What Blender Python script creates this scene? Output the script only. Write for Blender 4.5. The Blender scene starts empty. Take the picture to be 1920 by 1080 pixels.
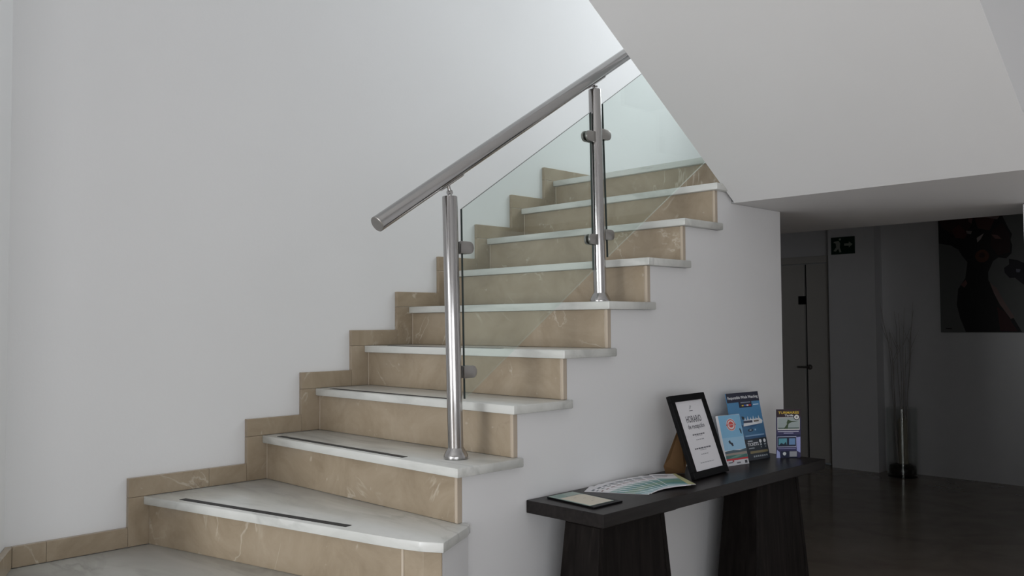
import bpy, bmesh, math, random
from mathutils import Vector, Matrix
random.seed(7)
scn = bpy.context.scene
col = scn.collection

# ------------------------------------------------------------------ camera
cam_d = bpy.data.cameras.new('camera'); cam = bpy.data.objects.new('camera', cam_d); col.objects.link(cam)
cam_d.sensor_width = 36.0; cam_d.lens = 1640.5 * 36 / 1920; cam_d.clip_start = .05
_F = Vector((-0.706948, 0.706134, 0.039976)); _R = Vector((0.706503, 0.707681, -0.006409)); _U = Vector((0.032816, -0.023712, 0.99918))
_m = Matrix((_R, _U, -_F)).transposed().to_4x4(); _m.translation = Vector((3.2454, -2.0391, 0.9713))
cam.matrix_world = _m
scn.camera = cam

# ------------------------------------------------------------------ world, daylight, exposure
wd = bpy.data.worlds.new('world'); scn.world = wd; wd.use_nodes = True
bg = wd.node_tree.nodes['Background']; bg.inputs[0].default_value = (.75, .86, 1, 1); bg.inputs[1].default_value = 0.05

def area(name, loc, target, sx, sy, power, color):
    l = bpy.data.lights.new(name, 'AREA'); l.shape = 'RECTANGLE'; l.size = sx; l.size_y = sy; l.energy = power; l.color = color
    o = bpy.data.objects.new(name, l); col.objects.link(o); o.location = loc
    o.rotation_euler = (Vector(target) - Vector(loc)).to_track_quat('-Z', 'Y').to_euler()
    return o
# daylight entering through the landing window and the entrance door behind the camera
area('daylight_landing_window', (1.35, 2.97, 3.40), (1.0, 0, 2.6), 1.5, 1.4, 38, (.93, .975, 1))
area('daylight_entrance_door', (1.35, -6.9, 1.1), (1.35, 0, 1.0), 1.7, 2.6, 138, (.955, .978, 1))
area('added_front_fill', (3.75, -6.9, 1.2), (3.75, 0, 1.1), 2.6, 2.2, 26, (.96, .98, 1))  # added fill lamp in the front wall, balances the hall brightness
area('added_side_fill', (6.4, -4.3, .8), (1, -2.2, .8), 4.0, 1.9, 92, (.955, .965, 1))  # added fill lamp from the right, brightens the stair side and left wall

scn.view_settings.view_transform = 'Standard'
scn.view_settings.look = 'None'
scn.view_settings.exposure = 0.10
scn.view_settings.gamma = 1.0
scn.view_settings.use_curve_mapping = False

# ------------------------------------------------------------------ materials
def lin(r, g, b):
    f = lambda c: ((c / 255 + .055) / 1.055) ** 2.4 if c > 10 else c / 255 / 12.92
    return (f(r), f(g), f(b), 1)
def mat(name, color, rough=.5, metal=0, spec=.5):
    m = bpy.data.materials.new(name); m.use_nodes = True
    b = m.node_tree.nodes['Principled BSDF']
    b.inputs['Base Color'].default_value = color if len(color) == 4 else (*color, 1)
    b.inputs['Roughness'].default_value = rough; b.inputs['Metallic'].default_value = metal
    b.inputs['Specular IOR Level'].default_value = spec
    return m
class NT:
    def __init__(s, m): s.t = m.node_tree; s.b = s.t.nodes['Principled BSDF']
    def n(s, kind, **kw):
        x = s.t.nodes.new(kind)
        for k, v in kw.items(): setattr(x, k, v)
        return x
    def l(s, a, b): s.t.links.new(a, b)
    def coords(s, scale=(1, 1, 1), rnd=True):
        g = s.n('ShaderNodeNewGeometry'); mp = s.n('ShaderNodeMapping'); mp.inputs['Scale'].default_value = scale
        if rnd:
            oi = s.n('ShaderNodeObjectInfo'); mu = s.n('ShaderNodeVectorMath', operation='MULTIPLY'); cb = s.n('ShaderNodeCombineXYZ')
            for i in range(3): s.l(oi.outputs['Random'], cb.inputs[i])
            mu.inputs[1].default_value = (13, 29, 17); s.l(cb.outputs[0], mu.inputs[0])
            ad = s.n('ShaderNodeVectorMath', operation='ADD'); s.l(g.outputs['Position'], ad.inputs[0]); s.l(mu.outputs[0], ad.inputs[1]); s.l(ad.outputs[0], mp.inputs[0])
        else: s.l(g.outputs['Position'], mp.inputs[0])
        return mp.outputs[0]
    def noise(s, co, scale, detail=4, dist=0, rough=.55):
        x = s.n('ShaderNodeTexNoise'); x.inputs['Scale'].default_value = scale; x.inputs['Detail'].default_value = detail
        x.inputs['Distortion'].default_value = dist; x.inputs['Roughness'].default_value = rough; s.l(co, x.inputs['Vector']); return x.outputs[0]
    def ramp(s, f, stops):
        r = s.n('ShaderNodeValToRGB'); e = r.color_ramp.elements
        while len(e) < len(stops): e.new(.5)
        for k, (p, c) in zip(e, stops): k.position = p; k.color = c if len(c) == 4 else (*c, 1)
        s.l(f, r.inputs[0]); return r.outputs[0]
    def mix(s, f, a, b, mode='MIX'):
        x = s.n('ShaderNodeMix', data_type='RGBA', blend_type=mode)
        if isinstance(f, float): x.inputs[0].default_value = f
        else: s.l(f, x.inputs[0])
        for v, i in ((a, 6), (b, 7)):
            if isinstance(v, tuple): x.inputs[i].default_value = v if len(v) == 4 else (*v, 1)
            else: s.l(v, x.inputs[i])
        return x.outputs[2]
    def bump(s, f, strength=.1, dist=.01):
        x = s.n('ShaderNodeBump'); x.inputs['Strength'].default_value = strength; x.inputs['Distance'].default_value = dist
        s.l(f, x.inputs['Height']); s.l(x.outputs[0], s.b.inputs['Normal'])
    def vein(s, co, scale, width, detail=5, dist=1.2):
        f = s.noise(co, scale, detail, dist); a = s.n('ShaderNodeMath', operation='SUBTRACT'); a.inputs[1].default_value = .5; s.l(f, a.inputs[0])
        b = s.n('ShaderNodeMath', operation='ABSOLUTE'); s.l(a.outputs[0], b.inputs[0])
        return s.ramp(b.outputs[0], [(0, (1, 1, 1)), (width, (0, 0, 0))])

def plaster(name, c):
    m = mat(name, c, .75, spec=.25); t = NT(m); co = t.coords(rnd=False)
    t.l(t.mix(t.noise(co, 1.3, 3), tuple(x * .97 for x in c[:3]), tuple(min(1, x * 1.02) for x in c[:3])), t.b.inputs['Base Color'])
    t.bump(t.noise(co, 90, 3), .06, .004); return m
WALL = plaster('white_wall_paint', (.80, .80, .805))
CEIL = plaster('white_ceiling_paint', (.80, .80, .80))
def beige():
    m = mat('beige_marble', (.55, .45, .33), .28); t = NT(m); co = t.coords()
    base = t.ramp(t.noise(co, 4.5, 9, .9, .68), [(.28, (.272, .212, .144)), (.5, (.350, .280, .198)), (.74, (.415, .340, .252))])
    v1 = t.vein(co, 2.2, .012); msk = t.ramp(t.noise(co, 4, 2), [(.52, (0, 0, 0)), (.62, (1, 1, 1))])
    vm = t.mix(1.0, v1, msk, 'MULTIPLY')
    c1 = t.mix(vm, base, (.50, .435, .35))
    v2 = t.vein(co, 3.7, .010, 6, 2.0); msk2 = t.ramp(t.noise(co, 2.6, 2), [(.58, (0, 0, 0)), (.66, (.8, .8, .8))])
    c2 = t.mix(t.mix(1.0, v2, msk2, 'MULTIPLY'), c1, (.25, .19, .14))
    spots = t.ramp(t.noise(co, 26, 2), [(.70, (0, 0, 0)), (.76, (.6, .6, .6))])
    t.l(t.mix(spots, c2, (.52, .45, .37)), t.b.inputs['Base Color']); return m
BEIGE = beige()
EDGE = mat('pale_beige_edge', (.50, .42, .33), .35)
def whitem():
    m = mat('white_marble', (.75, .75, .71), .22); t = NT(m); co = t.coords((1, 3.2, 3.2))
    base = t.ramp(t.noise(co, 2.2, 5, .8), [(.32, (.52, .525, .50)), (.5, (.64, .645, .615)), (.7, (.70, .70, .675))])
    v = t.vein(co, 1.1, .05, 4, 1.5); msk = t.ramp(t.noise(co, 1.7, 2), [(.45, (0, 0, 0)), (.65, (.55, .55, .55))])
    t.l(t.mix(t.mix(1.0, v, msk, 'MULTIPLY'), base, (.40, .41, .39)), t.b.inputs['Base Color']); return m
WMAR = whitem()
def floor_mat():
    m = mat('dark_polished_stone', (.1, .075, .06), .16); t = NT(m); co = t.coords(rnd=False)
    t.l(t.ramp(t.noise(co, 2.5, 6, .7), [(.3, (.24, .185, .14)), (.7, (.33, .27, .215))]), t.b.inputs['Base Color']); return m
FLOOR = floor_mat()
STEEL = mat('polished_steel', (.44, .43, .425), .17, 1)
STEEL2 = mat('brushed_steel', (.36, .345, .33), .32, 1)
BLACK = mat('black_rubber_and_gap_shade', (.012, .012, .013), .55)
DARKWOOD = mat('wenge_wood', (.018, .013, .011), .55, spec=.08)
def wood(m):
    t = NT(m); co = t.coords((9, 9, .8)); f = t.noise(co, 5, 5, .5)
    t.l(t.ramp(f, [(.35, (.007, .0055, .005)), (.6, (.013, .0105, .0095)), (.8, (.026, .021, .019))]), t.b.inputs['Base Color']); t.bump(f, .25, .002)
wood(DARKWOOD)
TOPWOOD = mat('wenge_top', (.03, .027, .025), .34, spec=.17)
def wood2(m):
    t = NT(m); co = t.coords((9, .8, 9)); f = t.noise(co, 6, 5, .4)
    t.l(t.ramp(f, [(.35, (.012, .010, .0095)), (.7, (.022, .019, .018))]), t.b.inputs['Base Color'])
wood2(TOPWOOD)
def glass(name, tint, edge=False):
    m = bpy.data.materials.new(name); m.use_nodes = True; t = m.node_tree; t.nodes.clear()
    o = t.nodes.new('ShaderNodeOutputMaterial'); mx = t.nodes.new('ShaderNodeMixShader'); tr = t.nodes.new('ShaderNodeBsdfTransparent'); gl = t.nodes.new('ShaderNodeBsdfGlossy')
    tr.inputs[0].default_value = (*tint, 1); gl.inputs['Roughness'].default_value = .02; gl.inputs[0].default_value = (.95, 1, .98, 1)
    lw = t.nodes.new('ShaderNodeLayerWeight'); lw.inputs['Blend'].default_value = .5
    pw = t.nodes.new('ShaderNodeMath'); pw.operation = 'POWER'; pw.inputs[1].default_value = 5; t.links.new(lw.outputs['Facing'], pw.inputs[0])
    ma = t.nodes.new('ShaderNodeMath'); ma.operation = 'MULTIPLY_ADD'; ma.inputs[1].default_value = .96; ma.inputs[2].default_value = .04; t.links.new(pw.outputs[0], ma.inputs[0])
    t.links.new(ma.outputs[0], mx.inputs[0]); t.links.new(tr.outputs[0], mx.inputs[1]); t.links.new(gl.outputs[0], mx.inputs[2]); t.links.new(mx.outputs[0], o.inputs[0])
    return m
GLASS = glass('clear_green_glass', (.935, .97, .955))
GEDGE = mat('dark_green_glass_edge', (.02, .035, .03), .15)
PANE = glass('window_glass', (.97, .98, .98))
PAPER = mat('white_paper', (.78, .77, .80), .55)
PAPERG = mat('warm_paper', (.66, .63, .56), .55)
INK = mat('grey_ink', (.13, .13, .15), .6); INKL = mat('pale_grey_ink', (.42, .42, .45), .6)
BLK = mat('black_lacquer', (.005, .005, .0055), .4, spec=.1)
CARD = mat('brown_cardboard', (.14, .075, .03), .7)
FRAMEW = mat('white_window_frame', (.78, .78, .78), .35)
DOORM = mat('dull_white_door', (.62, .60, .56), .4)
_cols = {}
def C(r, g, b, rough=.35):
    k = (r, g, b)
    if k not in _cols: _cols[k] = mat('print_%02x%02x%02x' % k, lin(r, g, b), rough)
    return _cols[k]

# ------------------------------------------------------------------ object helpers
WLD = {}
def wloc(o): return WLD.get(o.name, Vector((0, 0, 0))) if o else Vector((0, 0, 0))
def props(o, label=None, cat=None, group=None, kind=None):
    if label: o['label'] = label
    if cat: o['category'] = cat
    if group: o['group'] = group
    if kind: o['kind'] = kind
    return o
def empty(name, loc, label=None, cat=None, group=None, kind=None):
    o = bpy.data.objects.new(name, None); col.objects.link(o); o.location = loc; o.empty_display_size = .05; WLD[o.name] = Vector(loc)
    return props(o, label, cat, group, kind)
def mk(name, bm, mats, parent=None, smooth=None, **pk):
    if not isinstance(mats, (list, tuple)): mats = [mats]
    bm.normal_update()
    vs = bm.verts; mn = [min(v.co[i] for v in vs) for i in range(3)]; mx = [max(v.co[i] for v in vs) for i in range(3)]
    org = Vector(((mn[0] + mx[0]) / 2, (mn[1] + mx[1]) / 2, mn[2]))
    for v in vs: v.co -= org
    me = bpy.data.meshes.new(name); bm.to_mesh(me); bm.free()
    for m in mats: me.materials.append(m)
    if smooth is not None:
        for p in me.polygons: p.use_smooth = True
        me.set_sharp_from_angle(angle=math.radians(smooth))
    o = bpy.data.objects.new(name, me); col.objects.link(o)
    o.location = org - wloc(parent); o.parent = parent; WLD[o.name] = org
    return props(o, **pk)
def B(): return bmesh.new()
def box(bm, a, b, bev=0, mi=0):
    x0, y0, z0 = a; x1, y1, z1 = b
    v = [bm.verts.new(c) for c in ((x0, y0, z0), (x1, y0, z0), (x1, y1, z0), (x0, y1, z0), (x0, y0, z1), (x1, y0, z1), (x1, y1, z1), (x0, y1, z1))]
    fs = [bm.faces.new([v[i] for i in f]) for f in ((3, 2, 1, 0), (4, 5, 6, 7), (0, 1, 5, 4), (1, 2, 6, 5), (2, 3, 7, 6), (3, 0, 4, 7))]
    for f in fs: f.material_index = mi
    if bev:
        es = list({e for f in fs for e in f.edges}); bmesh.ops.bevel(bm, geom=es, offset=bev, segments=2, profile=.5, affect='EDGES')
    return bm
def prism(bm, poly, off, bev=0, mi=0):
    """poly: list of 3D points (planar), extruded by vector off"""
    off = Vector(off); a = [bm.verts.new(Vector(p)) for p in poly]; b = [bm.verts.new(Vector(p) + off) for p in poly]; n = len(a)
    fs = [bm.faces.new(a[::-1]), bm.faces.new(b)] + [bm.faces.new((a[i], a[(i + 1) % n], b[(i + 1) % n], b[i])) for i in range(n)]
    bmesh.ops.recalc_face_normals(bm, faces=fs)
    for f in fs: f.material_index = mi
    if bev:
        es = list({e for f in fs for e in f.edges}); bmesh.ops.bevel(bm, geom=es, offset=bev, segments=2, profile=.5, affect='EDGES', clamp_overlap=True)
    return bm
def tube(bm, pts, radii, seg=24, cap=True):
    pts = [Vector(p) for p in pts]; rings = []
    for i, p in enumerate(pts):
        d = (pts[min(i + 1, len(pts) - 1)] - pts[max(i - 1, 0)]).normalized()
        u = d.orthogonal().normalized() if i == 0 else (pu - d * pu.dot(d)).normalized(); pu = u; w = d.cross(u); r = radii[i]
        rings.append([bm.verts.new(p + (u * math.cos(a) + w * math.sin(a)) * r) for a in (2 * math.pi * k / seg for k in range(seg))])
    for A, Bq in zip(rings, rings[1:]):
        for k in range(seg): bm.faces.new((A[k], A[(k + 1) % seg], Bq[(k + 1) % seg], Bq[k]))
    if cap: bm.faces.new(rings[0][::-1]); bm.faces.new(rings[-1])
    return bm
def lathe(bm, base, axis, prof, seg=32):
    """prof: list of (r, h) along axis, closed with caps"""
    base = Vector(base); d = Vector(axis).normalized(); u = d.orthogonal().normalized(); w = d.cross(u)
    rings = [[bm.verts.new(base + d * h + (u * math.cos(a) + w * math.sin(a)) * r) for a in (2 * math.pi * k / seg for k in range(seg))] for r, h in prof]
    for A, Bq in zip(rings, rings[1:]):
        for k in range(seg): bm.faces.new((A[k], A[(k + 1) % seg], Bq[(k + 1) % seg], Bq[k]))
    bm.faces.new(rings[0][::-1]); bm.faces.new(rings[-1])
    return bm
def wallbox(name, a, b, m=WALL, label=None, parent=None, kind='structure'):
    return mk(name, box(B(), a, b), m, parent, label=label, kind=kind if parent is None else None)

# ------------------------------------------------------------------ dimensions
H, G, W = .175, .2506, 1.185
ZF, ZTOP = -.44, 4.4
YN = {n: (n - 4) * G for n in range(4, 11)}; YN[3] = -.247; YN[10] = 1.505

# ------------------------------------------------------------------ the room shell
wallbox('floor', (-3, -7.1, ZF - .1), (6.6, 6.5, ZF), FLOOR, 'dark brown polished stone floor')
wallbox('wall_left', (-.12, -1.168, ZF), (0, 3.12, ZTOP), WALL, 'tall plain white wall rising beside the stairs')
mk('wall_splay', prism(B(), [(0, -1.168, ZF), (.40, -1.345, ZF), (.35, -1.46, ZF), (-.12, -1.25, ZF), (-.12, -1.168, ZF)], (0, 0, ZTOP - ZF)), WALL, label='narrow angled white wall at the left edge', kind='structure')
wallbox('wall_hall_left', (.28, -7.1, ZF), (.40, -1.346, ZTOP), WALL, 'white hall wall left of the stair foot')
wallbox('ceiling', (-.12, -7.1, ZTOP), (6.6, 3.12, ZTOP + .1), CEIL, 'high white hall ceiling')
def wall_with_window(name, n, axis, at, span, hole, thick, label, mull=1):
    """wall in plane axis=at spanning span=(a0,a1,z0,z1) with one glazed opening hole=(a0,a1,z0,z1)"""
    a0, a1, z0, z1 = span; h0, h1, hz0, hz1 = hole; bm = B()
    def bx(p, q, r, s, t0=0, t1=None, b=None, bev=0):
        t1 = thick if t1 is None else t1; b = b or bm
        lo, hi = (at + min(t0, t1), at + max(t0, t1))
        box(b, (lo, p, r) if axis == 0 else (p, lo, r), (hi, q, s) if axis == 0 else (q, hi, s), bev)
    if h0 > a0: bx(a0, h0, z0, z1)
    if a1 > h1: bx(h1, a1, z0, z1)
    if hz0 > z0: bx(h0, h1, z0, hz0)
    if z1 > hz1: bx(h0, h1, hz1, z1)
    w = mk(name, bm, WALL, label=label, kind='structure')
    win = empty('window_%d' % n, ((h0 + h1) / 2, at, hz0) if axis == 1 else (at, (h0 + h1) / 2, hz0), 'unseen white framed window set in the ' + name.replace('_', ' '), kind='structure')
    t = thick * .45; t2 = thick * .65; fb = B()
    bx(h0, h0 + .05, hz0, hz1, t, t2, fb); bx(h1 - .05, h1, hz0, hz1, t, t2, fb); bx(h0, h1, hz0, hz0 + .05, t, t2, fb); bx(h0, h1, hz1 - .05, hz1, t, t2, fb)
    for k in range(1, mull + 1):
        c = h0 + (h1 - h0) * k / (mull + 1); bx(c - .025, c + .025, hz0, hz1, t, t2, fb)
    mk('window_frame', fb, FRAMEW, win)
    for k in range(mull + 1):
        c0 = h0 + (h1 - h0) * k / (mull + 1) + .03; c1 = h0 + (h1 - h0) * (k + 1) / (mull + 1) - .03
        pb = B(); bx(c0, c1, hz0 + .05, hz1 - .05, thick * .53, thick * .57, pb); mk('pane', pb, PANE, win)
wall_with_window('wall_landing', 1, 1, 3.02, (0, 2.41, 1.6, ZTOP), (.4, 2.1, 2.6, 4.1), .1, 'white wall with window above the landing')
wall_with_window('wall_front_left', 2, 1, -7.0, (.28, 2.3, ZF, ZTOP), (.5, 2.2, ZF + .06, 2.45), -.1, 'front wall with glazed entrance', 1)
wall_with_window('wall_front_right', 3, 1, -7.0, (2.3, 6.6, ZF, ZTOP), (2.45, 5.05, .1, 2.35), -.1, 'front wall with added wide window', 2)  # unseen window opening added to go with the front fill lamp
wall_with_window('wall_right', 4, 0, 6.5, (-7.0, 2.4, ZF, ZTOP), (-6.4, -2.2, -.2, 1.8), .1, 'right hall wall with added window', 2)  # unseen window opening added to go with the side fill lamp
wallbox('wall_back_hall', (2.41, 2.4, ZF), (6.5, 2.5, ZTOP), WALL, 'white wall right of the passage')
wallbox('wall_passage_pier', (2.088, 2.402, ZF), (2.405, 2.5, 1.495), WALL, 'white pier at the right side of the dark passage')
# landing slab and the sloping underside of the upper flight
lb = prism(B(), [(.002, 1.41, 1.5), (.002, 2.84, 1.5), (.002, 3.02, 1.6), (.002, 3.02, 1.718), (.002, 1.56, 1.718), (.002, 1.56, 1.6)], (2.405, 0, 0))
mk('ceiling_landing', lb, CEIL, label='flat underside of the landing above the dark passage', kind='structure')
SL = .66
def sof(y): return 1.5 + SL * (1.41 - y)
sb = B()
ys = -2.6
pts = [(1.2, 1.41, 1.5), (1.2, ys, sof(ys)), (1.2, ys, sof(ys) + .34)]
y = ys; z = sof(ys) + .34
n = 16; gy = (1.5 - ys) / n; dz = (sof(ys) + .34 - 1.75) / n
for k in range(n):
    z -= dz; pts.append((1.2, y, z)); y += gy
    if k < n - 1: pts.append((1.2, y, z))
pts.append((1.2, 1.5, 1.75)); pts = [p for i, p in enumerate(pts) if i == 0 or p != pts[i - 1]]
prism(sb, pts, (1.21, 0, 0))
mk('ceiling_soffit', sb, CEIL, label='white sloping underside of the upper stair flight', kind='structure')
mk('wall_parapet', prism(B(), [(2.41, 1.41, 1.5), (2.41, ys, sof(ys)), (2.41, ys, min(ZTOP - .02, sof(ys) + 1.15)), (2.41, -.9, ZTOP - .02), (2.41, 1.41, 2.75), (2.41, 2.39, 2.75), (2.41, 2.39, 1.5)], (.005, 0, 0)), WALL, label='white side face of the upper flight at the top right', kind='structure')

# ------------------------------------------------------------------ the dark room beyond
wallbox('wall_room_left', (-2.6, 3.0, ZF), (-2.5, 6.4, 2.4), WALL, 'left wall of the dark room')
wallbox('wall_room_near', (-2.5, 3.121, ZF), (-.0, 3.22, 2.4), WALL, 'near wall of the dark room')
wallbox('wall_room_right', (3.6, 2.501, ZF), (3.7, 6.4, 2.4), WALL, 'right wall of the dark room')
wallbox('ceiling_room', (-2.5, 3.22, 2.4), (3.7, 6.5, 2.5), CEIL, 'ceiling of the dark room')
wallbox('ceiling_room_front', (0, 3.121, 2.3), (3.7, 3.219, 2.5), CEIL, 'ceiling edge of the dark room')
wallbox('wall_room_section', (-.595, 6.15, ZF), (-.144, 6.45, 2.4), WALL, 'projecting white wall section carrying the exit sign')
wallbox('wall_room_back', (-.144, 6.31, ZF), (3.6, 6.45, 2.4), WALL, 'back wall of the dark room behind the painting')
wallbox('wall_room_door_head', (-2.5, 6.30, 1.62), (-.595, 6.45, 2.4), WALL, 'wall strip above the far door')
wallbox('wall_room_door_side', (-2.5, 6.30, ZF), (-1.75, 6.45, 1.62), WALL, 'wall left of the far door')
# far double door
d1 = empty('door_1', (-1.18, 6.33, ZF), 'closed pale double door beside the exit sign wall', kind='structure')
fb = B(); box(fb, (-1.75, 6.27, ZF), (-1.68, 6.45, 1.62), .004); box(fb, (-.665, 6.27, ZF), (-.596, 6.45, 1.62), .004); box(fb, (-1.68, 6.27, 1.55), (-.665, 6.45, 1.62), .004)
mk('door_frame', fb, DOORM, d1)
l1 = mk('door_leaf', box(B(), (-1.675, 6.32, ZF + .01), (-.935, 6.36, 1.545), .003), DOORM, d1)
l2 = mk('door_leaf', box(B(), (-.90, 6.30, ZF + .01), (-.668, 6.34, 1.545), .003), DOORM, d1)
mk('gap_shade_strip', box(B(), (-.935, 6.352, ZF + .01), (-.90, 6.36, 1.545)), BLACK, d1)  # black strip between the leaves stands in for the shade in the gap
hb = lathe(B(), (-.875, 6.30, .51), (0, -1, 0), [(.026, 0), (.026, .008), (.011, .01), (.011, .05)], 20)
tube(hb, [(-.875, 6.25, .51), (-.93, 6.245, .512), (-.985, 6.247, .51)], [.011, .010, .009], 12)
tube(hb, [(-.875, 6.25, .51), (-.85, 6.25, .51)], [.011, .010], 12)
mk('door_handle', hb, STEEL2, l2, 40)
mk('door_plate', box(B(), (-.995, 6.312, 1.14), (-.91, 6.3195, 1.225), .002), BLK, l1, label='small black square plate')

# ------------------------------------------------------------------ the staircase
st = empty('staircase', (.6, -.2, ZF), 'white marble stair with beige marble risers and white plastered side', 'staircase')
# plastered body under the straight flight
prof = [(.0, 1.85, ZF), (.0, YN[3] + .04, ZF)]
for k in range(3, 10):
    prof += [(0, YN[k] + .04, k * H - .031)]
    if k < 9: prof += [(0, YN[k + 1] + .04, k * H - .031)]
prof += [(0, 1.409, 9 * H - .031), (0, 1.409, 1.499), (0, 1.85, 1.499)]
mk('stair_body', prism(B(), [(.021, b, c) for a, b, c in prof], (W - .021, 0, 0)), WALL, st)
# winder nosings (plan curves)
P2 = [(.021, -.722), (.39, -.640), (.65, -.583), (.89, -.533), (1.105, -.490), (1.20, -.468), (1.27, -.445), (1.333, -.409)]
P1 = [(.30, -1.297), (.62, -1.20), (.95, -1.08), (1.25, -.95), (1.50, -.80), (1.62, -.66)]
P0 = [(.402, -1.62), (.75, -1.52), (1.15, -1.38), (1.50, -1.20), (1.78, -.98), (1.92, -.75)]
PM = [(.402, -1.92), (.80, -1.83), (1.28, -1.68), (1.72, -1.45), (2.05, -1.17), (2.22, -.86)]
def inset(P, d):
    out = []
    for i, p in enumerate(P):
        a = Vector(P[max(i - 1, 0)]); b = Vector(P[min(i + 1, len(P) - 1)]); t = (b - a).normalized(); out.append((p[0] - t.y * d, p[1] + t.x * d))
    return out
def winder(P, tail, z, zlow, name_split=None, x0=.021):
    """tail: plan points closing the tread behind; z tread top; zlow top of the step below"""
    tr = mk('tread', prism(B(), [(x, y_, z - .03) for x, y_ in P + tail], (0, 0, .03), .004), WMAR, st, 30)
    Q = inset(P, .022); Q2 = inset(P, .042)
    return tr, Q, Q2
def riser_strip(Qa, Qb, z0, z1):
    bm = B(); a = Qa + Qb[::-1]
    return prism(bm, [(x, y_, z0) for x, y_ in a], (0, 0, z1 - z0), .0015)
# step 2
t2, Q, Q2 = winder(P2, [(1.238, -.232), (1.21, -.195), (.021, -.195)], .35, .175)
Q = [(max(x, .022), y_) for x, y_ in Q]; Q2 = [(max(x, .022), y_) for x, y_ in Q2]
Q[-1] = (1.305, -.392); Q2[-1] = (1.290, -.375)
r = mk('riser', riser_strip(Q[:6], Q2[:6], .175, .32), BEIGE, st)
r2 = mk('riser', riser_strip([(Q[5][0] + .003, Q[5][1] + .002)] + Q[6:], [(Q2[5][0] + .003, Q2[5][1] + .002)] + Q2[6:], .175, .32), BEIGE, st, label='narrow end piece of the curved riser')
mk('edge_strip', riser_strip([(Q[5][0] - .004, Q[5][1] - .0035), (Q[5][0] + .004, Q[5][1] + .000)], [(Q2[5][0] - .004, Q2[5][1]), (Q2[5][0] + .004, Q2[5][1] + .002)], .176, .319), EDGE, r2)
body2 = [(x, y_) for x, y_ in Q2] + [(1.215, -.21), (W, -.19), (.022, -.19)]
body2[len(Q2) - 1] = (1.302, -.385)
mk('winder_body', prism(B(), [(x, y_, ZF) for x, y_ in body2], (0, 0, .319 - ZF)), WALL, st)
# lower winders (mostly below the frame)
for P, tail, z, zl in ((P1, [(1.43, -.50), (1.32, -.36), (1.28, -.36), (1.10, -.44), (.65, -.54), (.39, -.60), (.021, -.68), (.021, -1.18)], .175, -.03),
                       (P0, [(1.60, -.45), (1.35, -.36), (1.3, -.5), (1.2, -.9), (.9, -1.05), (.6, -1.16), (.402, -1.24)], -.03, -.235),
                       (PM, [(1.88, -.52), (1.55, -.45), (1.6, -.70), (1.45, -1.1), (1.1, -1.34), (.75, -1.48), (.402, -1.58)], -.235, ZF)):
    t_, q, q2 = winder(P, tail, z, zl)
    if P is P1: q = [(max(a, .25), b) for a, b in q]
    mk('riser', riser_strip(q, q2, zl, z - .03), BEIGE, st)
    mk('winder_body', prism(B(), [(x, y_, max(ZF, zl - .21)) for x, y_ in inset(P, .045) + inset(tail, .0)[:2] + tail[2:]], (0, 0, z - .031 - max(ZF, zl - .21))), WALL, st)
# straight steps 3 to 10
for k in range(3, 11):
    y0 = YN[k]; z1 = k * H
    yb = (YN[k + 1] + .045) if k < 10 else 3.01
    if k == 10: tb = box(B(), (.021, y0, z1 - .03), (1.195, yb, z1), .004); 
    elif k == 9:
        tb = prism(B(), [(.021, y0, z1 - .03), (1.21, y0, z1 - .03), (1.21, y0 + .13, z1 - .03), (1.19, y0 + .18, z1 - .03), (1.19, yb, z1 - .03), (.021, yb, z1 - .03)], (0, 0, .03), .004)
    else: tb = box(B(), (.021, y0, z1 - .03), (1.21, yb, z1), .004)
    tr = mk('tread', tb, WMAR, st, 30)
    r = mk('riser', box(B(), (.022, y0 + .02, (k - 1) * H + .0005), (W - .013, y0 + .039, z1 - .0305), .0015), BEIGE, st)
    mk('edge_strip', box(B(), (W - .012, y0 + .0195, (k - 1) * H + .0005), (W + .0005, y0 + .0395, z1 - .0305), .001), EDGE, r)
    mk('grout_joint', box(B(), (.0222, y0 + .0185, (k - 1) * H + .0005), (.028, y0 + .021, z1 - .0305)), EDGE, r)
    if k <= 6:
        xs = {3: (.10, .905), 4: (.095, .90), 5: (.16, .86), 6: (.15, .86)}[k]
        mk('anti_slip_strip', box(B(), (xs[0], y0 + .022, z1 - .0003), (xs[1], y0 + .046, z1 + .0012)), BLACK, tr, label='black anti-slip strip')
    if k == 3: pass
# strip of the curved step
sdir = (Vector((.967, -.487)) - Vector((.183, -.657))).normalized(); sn = Vector((-sdir.y, sdir.x)) * .026
a = Vector((.183, -.660)); b = Vector((.967, -.490))
mk('anti_slip_strip', prism(B(), [(p.x, p.y, .3497) for p in (a, b, b + sn, a + sn)], (0, 0, .0016)), BLACK, t2, label='black anti-slip strip')

# ------------------------------------------------------------------ stepped skirting
sk = empty('baseboard_left', (.01, -1.15, .175), 'stepped beige marble skirting climbing the white wall', kind='structure')
KH, KD = .0695, .066
def tile(y0, y1, z0, z1): mk('skirting_tile', box(B(), (.0005, y0 + .0004, z0 + .0004), (.02, y1 - .0004, z1 - .0004), .0012), BEIGE, sk)
YS = {1: -1.15, 2: -.777 + KD, **YN}
starts = {2: -.775}
for k in range(2, 11):
    ya = starts.get(k, YN.get(k, 0) - KD)
    yend = {2: YN[3] - KD}.get(k, (YN[k + 1] - KD) if k < 10 else 3.0)
    zl = (k - 1) * H
    tile(ya, ya + .088, zl, k * H)                       # upright piece in front of the riser
    if k == 2: tile(ya, -.47, k * H, k * H + KH); tile(-.47, yend, k * H, k * H + KH)
    elif k == 10: tile(ya, 2.2, k * H, k * H + KH); tile(2.2, yend, k * H, k * H + KH)
    else: tile(ya, yend, k * H, k * H + KH)
tile(-1.150, -1.045, .175, .175 + KH); tile(-1.045, -.775, .175, .175 + KH)
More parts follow.
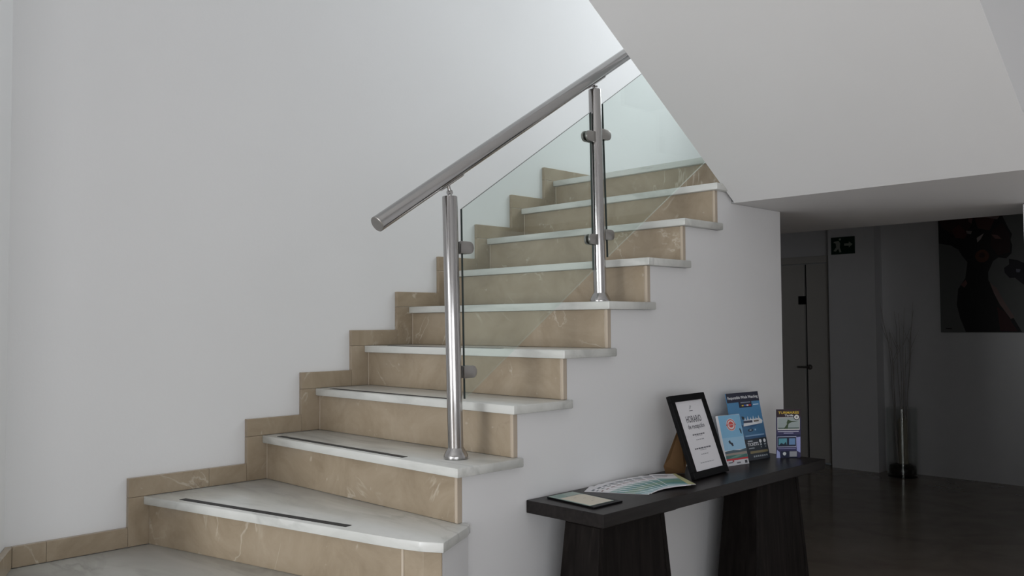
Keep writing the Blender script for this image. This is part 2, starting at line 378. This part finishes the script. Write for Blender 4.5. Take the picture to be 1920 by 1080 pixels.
mk('skirting_tile', prism(B(), [(.0205, -1.151, .1754), (.30, -1.279, .1754), (.292, -1.297, .1754), (.003, -1.167, .1754), (.003, -1.152, .1754)], (0, 0, KH - .0006), .001), BEIGE, sk)

# ------------------------------------------------------------------ the railing
XP = 1.054
ra = empty('stair_railing', (XP, -.12, .525), 'polished steel tube railing with green tinted glass panels', 'railing')
def railz(y): return 1.279 + (y + .434) * .634
def post(y, zb, ztop, ytop):
    ax = (Vector((XP, ytop, ztop)) - Vector((XP, y, zb)))
    L = ax.length
    p = mk('post', lathe(B(), (XP, y, zb + .004), ax, [(.0252, 0), (.0255, .003), (.0255, L - .007), (.0245, L - .004)], 40), STEEL, ra, 30)
    mk('base_flange', lathe(B(), (XP, y, zb), (0, 0, 1), [(.036, 0), (.040, .002), (.041, .007), (.0395, .013), (.034, .025), (.0285, .033), (.0262, .037)], 40), STEEL, p, 35)
    yr = ytop; zr = railz(yr) - .030
    pin = B(); tube(pin, [(XP, ytop, ztop - .004), (XP, ytop, ztop + .018), (XP, ytop - .004, ztop + .027), (XP, ytop - .010, zr + .003)], [.0068, .0068, .0065, .0065], 16)
    lathe(pin, (XP, ytop, ztop + .013), (0, 1, .2), [(.006, -.008), (.0085, -.007), (.0085, .007), (.006, .008)], 16)
    mk('pivot_pin', pin, STEEL, p, 40)
    # curved saddle plate under the handrail
    sd = B(); d = Vector((0, 1, .634)).normalized(); up = Vector((0, -.634, 1)).normalized(); cx = Vector((1, 0, 0)); c0 = Vector((XP, yr - .008, railz(yr - .008)))
    ring = []
    for s in (-.052, .052):
        for rr in (.0258, .0295):
            ring.append([sd.verts.new(c0 + d * s + (cx * math.sin(t) - up * math.cos(t)) * rr) for t in (math.radians(-40 + 10 * q) for q in range(9))])
    for q in range(8):
        for i, j in ((0, 2), (1, 3)): sd.faces.new((ring[i][q], ring[i][q + 1], ring[j][q + 1], ring[j][q]))
        for i, j in ((0, 1), (2, 3)): sd.faces.new((ring[i][q], ring[i][q + 1], ring[j][q + 1], ring[j][q]))
    for q in (0, 8): sd.faces.new((ring[0][q], ring[1][q], ring[3][q], ring[2][q]))
    bmesh.ops.recalc_face_normals(sd, faces=sd.faces)
    mk('saddle_plate', sd, STEEL, p, 40)
    return p
def clamp(p, y, z, s):
    """D-shaped glass clamp, flat side on the post; s = direction along the flight"""
    pts = [(y - s * .034, z - .021), (y + s * .006, z - .021)]
    for q in range(1, 8):
        a_ = -math.pi / 2 + math.pi * q / 8; pts.append((y + s * (.006 + .019 * math.cos(a_)), z + .021 * math.sin(a_)))
    pts += [(y + s * .006, z + .021), (y - s * .034, z + .021)]
    for x0, x1 in ((-.0155, -.0055), (.0055, .0155)):
        mk('glass_clamp', prism(B(), [(XP + x0, a_, b_) for a_, b_ in pts], (x1 - x0, 0, 0), .002), STEEL2, p, 30)
    mk('clamp_gasket', prism(B(), [(XP - .0054, y + (a_ - y) * .9, z + (b_ - z) * .9) for a_, b_ in pts[:1] + pts[-1:]] + [(XP - .0054, y - s * .006, z + .019), (XP - .0054, y - s * .006, z - .019)], (.0108, 0, 0)), BLACK, p)
p1 = post(-.117, .525, 1.393, -.140); clamp(p1, -.070, 1.225, 1); clamp(p1, -.058, .809, 1)
p2 = post(.640, 1.05, 1.892, .620); clamp(p2, .575, 1.700, -1); clamp(p2, .586, 1.296, -1); clamp(p2, .678, 1.718, 1); clamp(p2, .693, 1.319, 1)
p3 = post(1.66, 1.75, 2.555, 1.655); clamp(p3, 1.605, 2.33, -1); clamp(p3, 1.605, 1.95, -1)
d = Vector((0, 1, .634)).normalized(); s0 = Vector((XP, -.434, railz(-.434))); Lr = (Vector((XP, 1.76, railz(1.76))) - s0).length
hr = mk('handrail', lathe(B(), s0, d, [(.0255, 0), (.0255, Lr)], 48), STEEL, ra, 30)
mk('end_cap', lathe(B(), s0 - d * .003, d, [(.0235, 0), (.0255, .0012), (.0255, .003)], 48), STEEL2, hr, 30)
def gpanel(pts):
    bm = prism(B(), [(XP - .005, a_, b_) for a_, b_ in pts], (.010, 0, 0)); bm.normal_update()
    for f in bm.faces: f.material_index = 0 if abs(f.normal.x) > .9 or f.normal.z < -.5 else 1
    mk('glass_panel', bm, [GLASS, GEDGE], ra)
gpanel([(-.089, 1.355), (-.078, .719), (.600, 1.176), (.590, 1.797)])
gpanel([(.665, 1.843), (.688, 1.231), (1.63, 1.85), (1.62, 2.47)])

# ------------------------------------------------------------------ console table
ZT = .38
tb = empty('console_table', (1.355, .82, ZF), 'black stained wooden console table with two tapered pedestal legs', 'table')
mk('table_top', box(B(), (1.19, .075, ZT - .042), (1.52, 1.575, ZT), .002), TOPWOOD, tb)
def taper(bm, xa, xb, ya, yb, xA, xB, yA, yB, zt, zb, bev=.0015):
    v = [bm.verts.new(c) for c in ((xA, yA, zb), (xB, yA, zb), (xB, yB, zb), (xA, yB, zb), (xa, ya, zt), (xb, ya, zt), (xb, yb, zt), (xa, yb, zt))]
    for f in ((3, 2, 1, 0), (4, 5, 6, 7), (0, 1, 5, 4), (1, 2, 6, 5), (2, 3, 7, 6), (3, 0, 4, 7)): bm.faces.new([v[i] for i in f])
    bmesh.ops.bevel(bm, geom=bm.edges[:], offset=bev, segments=1, affect='EDGES'); return bm
for y0, y1, flip in ((.145, .475, 0), (1.125, 1.445, 1)):
    zt, zb, sp = ZT - .062, ZF + .0005, .085
    sx = .03
    lg = mk('leg', taper(B(), 1.335, 1.429, y0 + .013, y1 - .013, 1.335 - sx, 1.429 + sx, y0 + .013 - sp, y1 - .013 + sp, zt, zb), DARKWOOD, tb)
    cut = (y0 + .10) if not flip else (y1 - .13)
    cutb = (y0 - sp + .12) if not flip else (y1 + sp - .16)
    for (a0, a1, b0, b1, lift) in ((y0 + .0115, cut - .001, y0 + .0115 - sp, cutb - .001, .0), (cut + .001, y1 - .0115, cutb + .001, y1 - .0115 + sp, .002)):
        mk('leg_plank', taper(B(), 1.430, 1.455 - lift, a0, a1, 1.430 + sx, 1.455 - lift + sx, b0, b1, zt, zb), DARKWOOD, lg)
    mk('leg_plank', taper(B(), 1.310, 1.455, y0 - .011, y0 + .011, 1.310 - sx, 1.455 + sx, y0 - .011 - sp, y0 + .011 - sp, zt, zb), DARKWOOD, lg)
    mk('leg_plank', taper(B(), 1.310, 1.455, y1 - .011, y1 + .011, 1.310 - sx, 1.455 + sx, y1 - .011 + sp, y1 + .011 + sp, zt, zb), DARKWOOD, lg)
    mk('cap_batten', box(B(), (1.310, y0 - .011, zt + .0004), (1.470, y1 + (.06 if not flip else .02), ZT - .0425), .001), DARKWOOD, lg)

# ------------------------------------------------------------------ printed cards
_txt = {}
def text_geo(s):
    if s in _txt: return _txt[s]
    cu = bpy.data.curves.new('lettering', 'FONT'); cu.body = s; cu.align_x = 'CENTER'; cu.resolution_u = 2; cu.offset = .018
    o = bpy.data.objects.new('lettering', cu); col.objects.link(o); bpy.context.view_layer.update()
    me = o.evaluated_get(bpy.context.evaluated_depsgraph_get()).to_mesh()
    r = ([tuple(v.co[:2]) for v in me.vertices], [tuple(p.vertices) for p in me.polygons])
    o.evaluated_get(bpy.context.evaluated_depsgraph_get()).to_mesh_clear(); bpy.data.objects.remove(o); bpy.data.curves.remove(cu)
    _txt[s] = r; return r
class Print:
    """flat print laid out in card units u (right) and v (up) in metres"""
    def __init__(s): s.bm = B(); s.mats = []; s.layer = 0
    def mi(s, m):
        if m not in s.mats: s.mats.append(m)
        return s.mats.index(m)
    def poly(s, pts, m, lay=1):
        f = s.bm.faces.new([s.bm.verts.new((u, v, lay * .00016)) for u, v in pts]); f.material_index = s.mi(m)
        if f.calc_area() and sum((pts[i][0] * pts[(i + 1) % len(pts)][1] - pts[(i + 1) % len(pts)][0] * pts[i][1]) for i in range(len(pts))) < 0: f.normal_flip()
    def rect(s, u0, v0, u1, v1, m, lay=1): s.poly([(u0, v0), (u1, v0), (u1, v1), (u0, v1)], m, lay)
    def disc(s, u, v, r, m, lay=1, ry=None, n=24): s.poly([(u + r * math.cos(2 * math.pi * k / n), v + (ry or r) * math.sin(2 * math.pi * k / n)) for k in range(n)], m, lay)
    def text(s, t, u, v, w, h, m, lay=3, shear=0):
        vs, fs = text_geo(t); x0 = min(p[0] for p in vs); x1 = max(p[0] for p in vs); y0 = min(p[1] for p in vs); y1 = max(p[1] for p in vs)
        q = [s.bm.verts.new((u + ((x - x0) / (x1 - x0) - .5) * w + shear * (y_ - y0), v + (y_ - y0) / (y1 - y0) * h, lay * .00016)) for x, y_ in vs]; k = s.mi(m)
        for f in fs:
            try: s.bm.faces.new([q[i] for i in f]).material_index = k
            except ValueError: pass
    def build(s, name, O, U, V, parent, label=None):
        N = U.cross(V); M = Matrix((U, V, N)).transposed().to_4x4(); M.translation = O
        bmesh.ops.transform(s.bm, matrix=M, verts=s.bm.verts)
        return mk(name, s.bm, s.mats, parent, label=label, kind='stuff')
def card_axes(bl, br, tl):
    bl, br, tl = Vector(bl), Vector(br), Vector(tl); U = (br - bl).normalized(); V = (tl - bl); V = (V - U * V.dot(U)).normalized(); return U, V, U.cross(V)
def slab(bm, O, U, V, N, u0, v0, u1, v1, n0, n1, bev=0, mi=0):
    return prism(bm, [O + U * a_ + V * b_ + N * n0 for a_, b_ in ((u0, v0), (u1, v0), (u1, v1), (u0, v1))], N * (n1 - n0), bev, mi)

# framed notice
BL = Vector((1.403, .755, ZT)); U, V, N = card_axes(BL, (1.390, 1.012, ZT), (1.296, .751, .68)); w, h = .257, .322
O = BL + N * 0 + Vector((0, 0, .0045))
fr = empty('framed_notice', (1.36, .88, ZT), 'black framed notice headed HORARIO standing on an easel back', 'picture frame')
fb = B(); bw = .026
for a_ in ((0, 0, w, bw), (0, h - bw, w, h), (0, bw, bw, h - bw), (w - bw, bw, w, h - bw)): slab(fb, O, U, V, N, *a_, -.014, .004, .0015)
mk('frame_moulding', fb, BLK, fr)
mk('backing_board', slab(B(), O, U, V, N, .006, .006, w - .006, h - .006, -.0165, -.0145), CARD, fr)
pp = mk('notice_sheet', slab(B(), O, U, V, N, bw - .003, bw - .003, w - bw + .003, h - bw + .003, -.012, -.002), PAPER, fr)
P = Print(); cx = w / 2
P.poly([(cx - .010, .262), (cx - .004, .262), (cx + .010, .274), (cx + .002, .279)], INKL); P.rect(cx - .014, .255, cx + .012, .2575, INK)
P.text('HORARIO', cx, .210, .112, .027, INK, 2); P.text('de recepción', cx + .002, .180, .122, .024, INK, 2)
for v_, wd_, m_, hh in ((.160, .088, INK, .0045), (.155, .05, INKL, .003), (.140, .058, INKL, .004), (.106, .118, INK, .005), (.100, .045, INKL, .003), (.083, .052, INKL, .004), (.052, .100, INKL, .0035)):
    u0 = cx - wd_ / 2
    while u0 < cx + wd_ / 2 - .003:
        ln = min(random.uniform(.008, .02), cx + wd_ / 2 - u0); P.rect(u0, v_, u0 + ln, v_ + hh, m_, 2); u0 += ln + .003
P.build('print', O - N * .0019, U, V, pp)
eb = B(); c = O + U * .045 + V * .215 - N * .0172; c2 = O + U * .125 + V * .185 - N * .0172
prism(eb, [c, c2, Vector((1.282, .868, ZT + .001)), Vector((1.240, .800, ZT + .001)), Vector((1.246, .780, ZT + .035))], (.002, -.0015, .001))
mk('easel_strut', eb, CARD, fr, label='brown cardboard strut')

# whale watching poster card (blue)
def sheet(name, bl, br, tl, h, thick, m, label, cat, lift=.0006):
    BL = Vector(bl); U, V, N = card_axes(bl, br, tl); w = (Vector(br) - BL).length; O = BL + Vector((0, 0, lift)) + N * 0
    o = mk(name, slab(B(), O, U, V, N, 0, 0, w, h, -thick, 0), m, label=label, cat=cat); return o, O + N * .0001, U, V, N, w, h
o, O, U, V, N, w, h = sheet('poster_card', (1.301, 1.234, ZT), (1.327, 1.455, ZT), (1.241, 1.241, .666), .290, .003, C(70, 130, 175), 'blue whale watching poster card leaning at the back of the table', 'poster')
P = Print(); navy = C(22, 26, 52); wht = C(225, 228, 232); S = lambda a_: a_ * w; T = lambda a_: a_ * h
P.rect(0, T(.86), w, h, navy); P.text('Responsible Whale Watching', S(.5), T(.895), S(.93), T(.055), wht, 3)
P.rect(S(.34), T(.775), S(.74), T(.87), navy, 2); P.rect(S(.40), T(.842), S(.70), T(.858), C(120, 130, 150), 3)
for k, c_ in enumerate(((220, 190, 60), (60, 90, 190), (225, 225, 225), (200, 40, 50))): P.rect(S(.42 + .075 * k), T(.795), S(.48 + .075 * k), T(.815), C(*c_), 4)
P.rect(S(.78), T(.80), S(.95), T(.815), C(190, 215, 235), 2)
P.rect(0, T(.30), w, T(.52), C(40, 84, 125)); P.poly([(0, T(.46)), (S(.3), T(.50)), (S(.6), T(.47)), (w, T(.53)), (w, T(.36)), (0, T(.34))], C(60, 110, 150), 2)
P.poly([(S(.36), T(.50)), (S(.95), T(.52)), (S(.98), T(.56)), (S(.90), T(.60)), (S(.40), T(.585))], wht, 3)
P.poly([(S(.38), T(.545)), (S(.66), T(.545)), (S(.66), T(.58)), (S(.38), T(.578))], C(45, 55, 80), 4); P.poly([(S(.70), T(.55)), (S(.86), T(.55)), (S(.86), T(.575)), (S(.70), T(.575))], C(110, 100, 95), 4)
for k in range(6): P.poly([(S(.42 + .085 * k), T(.59)), (S(.47 + .085 * k), T(.59)), (S(.455 + .085 * k), T(.59 + .035 + .02 * (k % 2)))], C(205, 215, 225), 3)
P.poly([(S(.36), T(.60)), (S(.42), T(.60)), (S(.43), T(.64)), (S(.35), T(.65))], C(40, 50, 60), 4)
P.disc(S(.55), T(.435), S(.085), C(25, 45, 70), 3, T(.022)); P.disc(S(.55), T(.437), S(.035), C(150, 180, 200), 4, T(.010)); P.disc(S(.70), T(.435), S(.025), C(150, 185, 210), 4, T(.014))
P.rect(S(.36), T(.345), S(.95), T(.365), C(130, 165, 200), 3)
P.rect(0, 0, w, T(.31), C(24, 36, 48), 2)
P.text('TICKETS', S(.55), T(.205), S(.34), T(.048), wht, 3); P.rect(S(.40), T(.265), S(.55), T(.285), C(170, 178, 185), 3); P.rect(S(.40), T(.165), S(.57), T(.18), C(150, 160, 168), 3)
for u_ in (.79, .92): P.disc(S(u_), T(.262), S(.038), wht, 3, T(.028)); P.rect(S(u_ - .03), T(.20), S(u_ + .03), T(.225), C(160, 170, 175), 3); P.rect(S(u_ - .02), T(.165), S(u_ + .02), T(.185), C(120, 130, 135), 3)
P.rect(S(.42), T(.095), S(.97), T(.13), C(128, 118, 84), 3)
for k in range(7): P.rect(S(.50 + .065 * k), T(.038), S(.545 + .065 * k), T(.062), C(150, 160, 165), 3)
P.build('print', O, U, V, o)
# light blue leaflet stack
o, O, U, V, N, w, h = sheet('leaflet_stack', (1.319, 1.121, ZT), (1.342, 1.253, ZT), (1.270, 1.130, .582), .207, .012, PAPER, 'pale blue leaflet stack with round red badge against the poster card', 'leaflet')
P = Print(); P.rect(.002, T(.30), w - .001, h - .001, C(125, 180, 215)); P.rect(.002, T(.30), w - .001, T(.55), C(150, 192, 220), 2)
P.disc(S(.52), T(.80), S(.21), C(215, 210, 215), 3, T(.125)); P.disc(S(.52), T(.80), S(.19), C(200, 90, 85), 4, T(.112)); P.disc(S(.52), T(.80), S(.155), C(225, 215, 215), 5, T(.092)); P.disc(S(.52), T(.805), S(.11), C(205, 75, 70), 6, T(.062)); P.rect(S(.30), T(.785), S(.74), T(.812), C(190, 95, 90), 7); P.rect(S(.36), T(.793), S(.68), T(.803), C(225, 205, 205), 8)
P.poly([(S(.26), T(.48)), (S(.34), T(.50)), (S(.36), T(.455)), (S(.44), T(.44)), (S(.46), T(.38)), (S(.40), T(.375)), (S(.34), T(.42)), (S(.28), T(.44))], C(25, 35, 55), 3)
P.poly([(S(.86), T(.70)), (S(.90), T(.72)), (S(.94), T(.66)), (S(.93), T(.60)), (S(.89), T(.62))], C(25, 35, 55), 3)
P.poly([(.002, T(.285)), (S(.4), T(.30)), (S(.7), T(.285)), (w - .001, T(.31)), (w - .001, T(.25)), (.002, T(.24))], C(70, 90, 100), 3)
P.rect(.002, T(.20), w - .001, T(.26), C(150, 140, 132), 2); P.rect(.002, T(.12), w - .001, T(.20), C(60, 110, 105), 2); P.poly([(S(.1), T(.14)), (S(.5), T(.19)), (S(.9), T(.20)), (S(.5), T(.15))], C(100, 145, 130), 3)
P.rect(.002, T(.10), w - .001, T(.135), C(190, 45, 55), 4); P.rect(.002, .001, w - .001, T(.10), C(205, 205, 210), 4)
P.rect(S(.08), T(.05), S(.28), T(.07), C(90, 90, 100), 5); P.disc(S(.30), T(.085), S(.04), C(150, 50, 60), 5, T(.02)); P.rect(S(.45), T(.03), S(.62), T(.06), C(110, 110, 120), 5); P.rect(S(.82), T(.02), S(.93), T(.08), C(60, 60, 70), 5)
P.build('print', O, U, V, o)
# narrow upright leaflet
o, O, U, V, N, w, h = sheet('upright_leaflet', (1.354, 1.460, ZT), (1.423, 1.544, ZT), (1.360, 1.453, .59), .210, .004, C(58, 56, 92), 'narrow dark purple leaflet with yellow heading standing upright at the table end', 'leaflet')
P = Print(); P.rect(0, T(.84), w, h, C(48, 34, 42)); P.text('TURMARES', S(.5), T(.905), S(.86), T(.052), C(214, 184, 70), 3); P.text('Tarifa', S(.52), T(.855), S(.36), T(.040), wht, 3)
P.rect(S(.04), T(.575), S(.96), T(.835), C(205, 205, 200), 2); P.rect(S(.06), T(.595), S(.94), T(.825), C(150, 160, 160), 3); P.rect(S(.06), T(.595), S(.94), T(.625), C(90, 105, 100), 4)
P.poly([(S(.30), T(.60)), (S(.46), T(.60)), (S(.50), T(.70)), (S(.62), T(.735)), (S(.88), T(.745)), (S(.62), T(.755)), (S(.47), T(.79)), (S(.42), T(.73)), (S(.43), T(.69))], C(60, 78, 52), 5)
P.disc(S(.83), T(.838), S(.13), C(40, 40, 48), 6, T(.062)); P.disc(S(.83), T(.838), S(.10), C(215, 215, 210), 7, T(.048)); P.disc(S(.83), T(.838), S(.04), C(120, 120, 125), 8, T(.020))
P.rect(S(.06), T(.535), S(.92), T(.550), C(190, 190, 205), 2); P.rect(S(.30), T(.50), S(.70), T(.516), C(150, 152, 180), 2); P.rect(0, T(.44), w, T(.478), C(38, 44, 76), 2)
P.rect(S(.04), T(.22), S(.82), T(.44), C(178, 182, 205), 2); P.rect(S(.05), T(.235), S(.81), T(.43), C(30, 36, 58), 3); P.rect(S(.09), T(.26), S(.43), T(.40), C(90, 150, 165), 4); P.rect(S(.52), T(.27), S(.77), T(.40), C(105, 140, 180), 4)
P.poly([(S(.09), T(.26)), (S(.2), T(.31)), (S(.3), T(.28)), (S(.38), T(.33)), (S(.43), T(.26))], C(30, 45, 60), 5)
P.poly([(S(.84), T(.14)), (S(.99), T(.10)), (S(.99), T(.43)), (S(.82), T(.42))], C(150, 156, 205), 2); P.rect(S(.06), T(.185), S(.80), T(.198), C(140, 142, 175), 3)
P.poly([(0, 0), (S(.16), 0), (S(.13), T(.12)), (S(.02), T(.17))], C(160, 168, 212), 3); P.rect(S(.18), 0, S(.86), T(.14), C(34, 40, 62), 2); P.disc(S(.33), T(.085), S(.07), C(200, 205, 205), 4, T(.036)); P.rect(S(.54), T(.02), S(.84), T(.13), C(150, 152, 158), 4)
P.build('print', O, U, V, o)

# fan of leaflets
X3 = Vector((1, 0, 0)); NF = 9
teal = C(95, 150, 150); tealg = C(120, 160, 140); wp = C(208, 212, 214)
pos = ['bottom leaflet at the near end of the fanned row on the table'] + ['%s leaflet from the near end of the fanned row on the table' % q for q in ('second', 'third', 'fourth', 'fifth', 'sixth', 'seventh', 'eighth')] + ['topmost leaflet at the far end of the fan, nearest the framed notice']
for i in range(NF):
    t = i / (NF - 1); ang = math.radians(29.3 - 66 * t); dd = Vector((math.cos(ang), math.sin(ang), 0)); pp_ = Vector((-dd.y, dd.x, 0))
    A0 = Vector((1.238, .318)) + Vector((-.49, .87)) * .05; A8 = Vector((1.297, .779)) - Vector((.597, .80)) * .05
    O2 = A0.lerp(A8, t) - Vector((.035 * math.sin(math.pi * t), 0))
    z = ZT + .0006 + .0013 * i
    Uc = pp_; Vc = -dd; O = Vector((O2.x, O2.y, z)) + dd * .225 - pp_ * .052; Nn = Vector((0, 0, 1))
    if Uc.cross(Vc).z < 0: Uc = -Uc; O = O + pp_ * .104
    w, h = .104, .225
    o = mk('fanned_leaflet', slab(B(), O, Uc, Vc, Nn, 0, 0, w, h, 0, .0010), PAPER, label=pos[i], cat='leaflet', group='fanned leaflets on the console table')
    P = Print(); P.rect(.001, .004, w - .001, T(.50), teal); P.poly([(.001, T(.50)), (w - .001, T(.50)), (w - .001, T(.60)), (w * .5, T(.56)), (.001, T(.62))], C(150, 180, 178)); P.rect(.001, .004, w - .001, T(.12), C(150, 190, 196), 2)
    P.poly([(.001, T(.2)), (S(.4), T(.28)), (w - .001, T(.22)), (w - .001, T(.40)), (S(.5), T(.44)), (.001, T(.36))], tealg, 2)
    P.rect(.008, T(.86), w * .62, T(.90), C(90, 100, 108), 2); P.rect(.008, T(.80), w * .8, T(.825), C(130, 138, 142), 2); P.rect(.008, T(.72), w * .5, T(.745), C(150, 120, 122), 2)
    if i == NF - 1: P.poly([(w, .0), (w, h), (S(.9), h), (S(.80), T(.6)), (S(.74), 0)] if Uc.dot(pp_) > 0 else [(.0, .0), (S(.26), 0), (S(.20), T(.6)), (S(.1), h), (0, h)], C(196, 196, 150), 4)
    P.build('print', O + Vector((0, 0, .0011)), Uc, Vc, o)

# clipboard with card at the near end
cb = empty('clipboard', (1.335, .205, ZT), 'black clipboard holding a cream card near the close end of the table', 'clipboard')
q = [Vector((1.222, .142, ZT + .0006)), Vector((1.446, .120, ZT + .0006)), Vector((1.446, .266, ZT + .0006)), Vector((1.226, .272, ZT + .0006))]
mk('board', prism(B(), q, (0, 0, .005), .001), BLK, cb)
q2 = [Vector((1.226, .146, 0)), Vector((1.425, .126, 0)), Vector((1.425, .245, 0)), Vector((1.228, .266, 0))]
sh = mk('card_sheet', prism(B(), [a_ + Vector((0, 0, ZT + .0058)) for a_ in q2], (0, 0, .001)), C(150, 168, 160), cb)
P = Print(); UU = Vector((0, 1, 0))
def QQ(a_, b_):
    p_ = q2[0].lerp(q2[1], a_).lerp(q2[3].lerp(q2[2], a_), b_); return (p_.x, p_.y)
P.poly([QQ(.27, .04), QQ(.97, .03), QQ(.995, .1), QQ(.995, .9), QQ(.97, .97), QQ(.33, .98), QQ(.25, .85)], C(214, 205, 186), 1)
P.poly([QQ(.02, .06), QQ(.22, .06), QQ(.22, .4), QQ(.02, .5)], C(120, 150, 142), 1)
for a_, b_ in ((.40, .35), (.52, .55), (.62, .75), (.75, .5)): P.poly([QQ(a_, b_), QQ(a_ + .015, b_), QQ(a_ + .015, b_ + .12), QQ(a_, b_ + .12)], C(150, 140, 128), 2)
P.poly([QQ(.24, .3), QQ(.26, .3), QQ(.26, .95), QQ(.24, .95)], C(60, 70, 70), 2)
P.build('print', Vector((0, 0, ZT + .0069)), Vector((1, 0, 0)), Vector((0, 1, 0)), sh)

# ------------------------------------------------------------------ dark room: exit sign, painting, vase
ex = empty('exit_sign', (-.44, 6.145, 1.615), 'green exit sign with running figure and arrow on the dark far wall', 'sign')
Oe = Vector((-.557, 6.138, 1.613)); Ue = Vector((1, 0, 0)); Ve = Vector((0, 0, 1))
w, h = .232, .165
pl = mk('sign_panel', box(B(), (Oe.x, 6.139, Oe.z), (Oe.x + w, 6.1495, Oe.z + h), .001), C(14, 52, 36), ex)
P = Print(); gw = C(160, 166, 156)
P.disc(S(.39), T(.86), .011, gw); P.poly([(S(.16), T(.76)), (S(.34), T(.78)), (S(.40), T(.62)), (S(.38), T(.40)), (S(.44), T(.12)), (S(.36), T(.10)), (S(.31), T(.32)), (S(.20), T(.16)), (S(.10), T(.20)), (S(.22), T(.42)), (S(.20), T(.64)), (S(.10), T(.70))], gw)
P.poly([(S(.56), T(.47)), (S(.76), T(.47)), (S(.76), T(.36)), (S(.92), T(.54)), (S(.76), T(.72)), (S(.76), T(.61)), (S(.56), T(.61))], gw)
P.build('pictogram', Oe + Vector((0, .0005, 0)), Ue, Ve, pl)

pt = empty('canvas_painting', (.95, 6.29, .86), 'large painting of a woman in profile with red headscarf on the dark wall', 'painting')
px0, pz0 = .388, .862; pw, ph = 1.02, 1.22
cv = mk('canvas', box(B(), (px0, 6.276, pz0), (px0 + pw, 6.309, pz0 + ph), .002), C(104, 106, 104, .6), pt)
P = Print()
def q(pts): return [((a_ - 90) / 4.155 * .00431, (1010 - b_) / 4.155 * .00486) for a_, b_ in pts]
skin = C(38, 24, 26, .6); dark = C(14, 12, 15, .6); red = C(84, 42, 38, .6); rose = C(118, 84, 82, .6)
P.poly(q([(90, 100), (160, 20), (300, -30), (430, -40), (560, 40), (600, 150), (640, 240), (668, 290), (655, 330), (668, 370), (660, 430), (620, 465), (560, 455), (520, 480), (480, 560), (480, 620), (540, 720), (600, 830), (660, 900), (720, 1005), (292, 1005), (250, 900), (226, 800), (240, 680), (300, 600), (320, 480), (280, 430), (250, 380), (190, 345), (92, 325)]), dark, 1)
P.poly(q([(94, 140), (180, 60), (300, 40), (380, 80), (360, 200), (300, 280), (200, 260), (120, 200)]), C(60, 34, 32, .6), 2)
P.poly(q([(200, 230), (260, 190), (330, 260), (300, 300), (230, 290)]), red, 3)
P.poly(q([(390, 70), (520, 90), (540, 170), (500, 250), (410, 230), (380, 140)]), C(82, 46, 44, .6), 2)
P.poly(q([(520, 250), (600, 200), (650, 280), (650, 420), (560, 440), (500, 360)]), C(46, 20, 20, .6), 2)
P.poly(q([(340, 130), (372, 150), (360, 190), (335, 170)]), rose, 3); P.poly(q([(315, 240), (362, 246), (355, 268), (320, 262)]), C(150, 140, 136, .6), 3)
P.poly(q([(398, 300), (455, 268), (430, 310), (402, 335)]), C(172, 160, 158, .6), 3); P.poly(q([(510, 280), (560, 290), (590, 320), (540, 315)]), rose, 3)
P.poly(q([(440, 110), (500, 120), (580, 150), (560, 172), (470, 150)]), C(120, 100, 98, .6), 3)
P.disc(*q([(436, 438)])[0], .056, C(92, 52, 34, .6), 4); P.disc(*q([(436, 432)])[0], .025, C(58, 32, 26, .6), 5)
P.poly(q([(262, 650), (300, 612), (316, 640), (290, 670)]), rose, 3)
P.poly(q([(490, 640), (540, 680), (600, 790), (670, 900), (640, 910), (560, 800), (520, 720)]), C(128, 108, 104, .6), 2); P.poly(q([(540, 820), (600, 860), (690, 1000), (560, 1000)]), C(58, 22, 24, .6), 3)
P.poly(q([(640, 470), (700, 480), (760, 510), (820, 560), (820, 700), (740, 660), (680, 610), (640, 610), (605, 570), (600, 535), (640, 510)]), C(26, 24, 34, .6), 2); P.poly(q([(690, 545), (725, 550), (715, 572), (692, 570)]), C(110, 112, 126, .6), 3)
P.poly(q([(130, 975), (180, 978), (178, 986), (132, 984)]), dark, 1)
P.build('paint_layer', Vector((px0, 6.2755, pz0)), Ue, Ve, cv)

XV = .09
vs = empty('floor_vase', (XV, 6.10, ZF), 'tall clear floor vase with pale column and dry twigs by the dark wall corner', 'vase')
vb = lathe(B(), (XV, 6.10, ZF), (0, 0, 1), [(.125, 0), (.13, .004), (.13, .62), (.122, .62), (.122, .03), (.02, .028)], 40)
VG = glass('vase_glass', (.955, .96, .955)); mk('glass_cylinder', vb, VG, vs, 40)
mk('pebble_bed', lathe(B(), (XV, 6.10, ZF + .031), (0, 0, 1), [(.115, 0), (.12, .03), (.11, .07), (.06, .085)], 24), C(40, 34, 30), vs, 60)
mk('pale_column', lathe(B(), (XV + .01, 6.10, ZF + .11), (0, 0, 1), [(.040, 0), (.042, .01), (.042, .40), (.034, .41), (.008, .43), (.006, .52)], 24), C(170, 164, 146), vs, 40)
TW = C(186, 182, 178, .7)
for k in range(9):
    a_ = 2 * math.pi * k / 9 + random.uniform(-.2, .2); r0 = .05; top = random.uniform(1.25, 1.62); lean = random.uniform(.04, .13)
    pts = [(XV + r0 * math.cos(a_) + (lean * math.cos(a_) * s_) * s_ + random.uniform(-.012, .012), 6.10 - .5 * lean * 0 + .6 * r0 * math.sin(a_) + .3 * lean * math.sin(a_) * s_ * s_, ZF + .12 + (top - .12) * s_) for s_ in (0, .15, .3, .45, .6, .75, .88, 1)]
    bm = tube(B(), pts, [.006, .006, .0055, .005, .0045, .004, .003, .0015], 6)
    b0 = Vector(pts[5]); tube(bm, [b0, b0 + Vector((.03 * (-1) ** k, .0, .07)), b0 + Vector((.07 * (-1) ** k, .01, .17))], [.003, .0025, .001], 5)
    mk('twig', bm, TW, vs, 60)
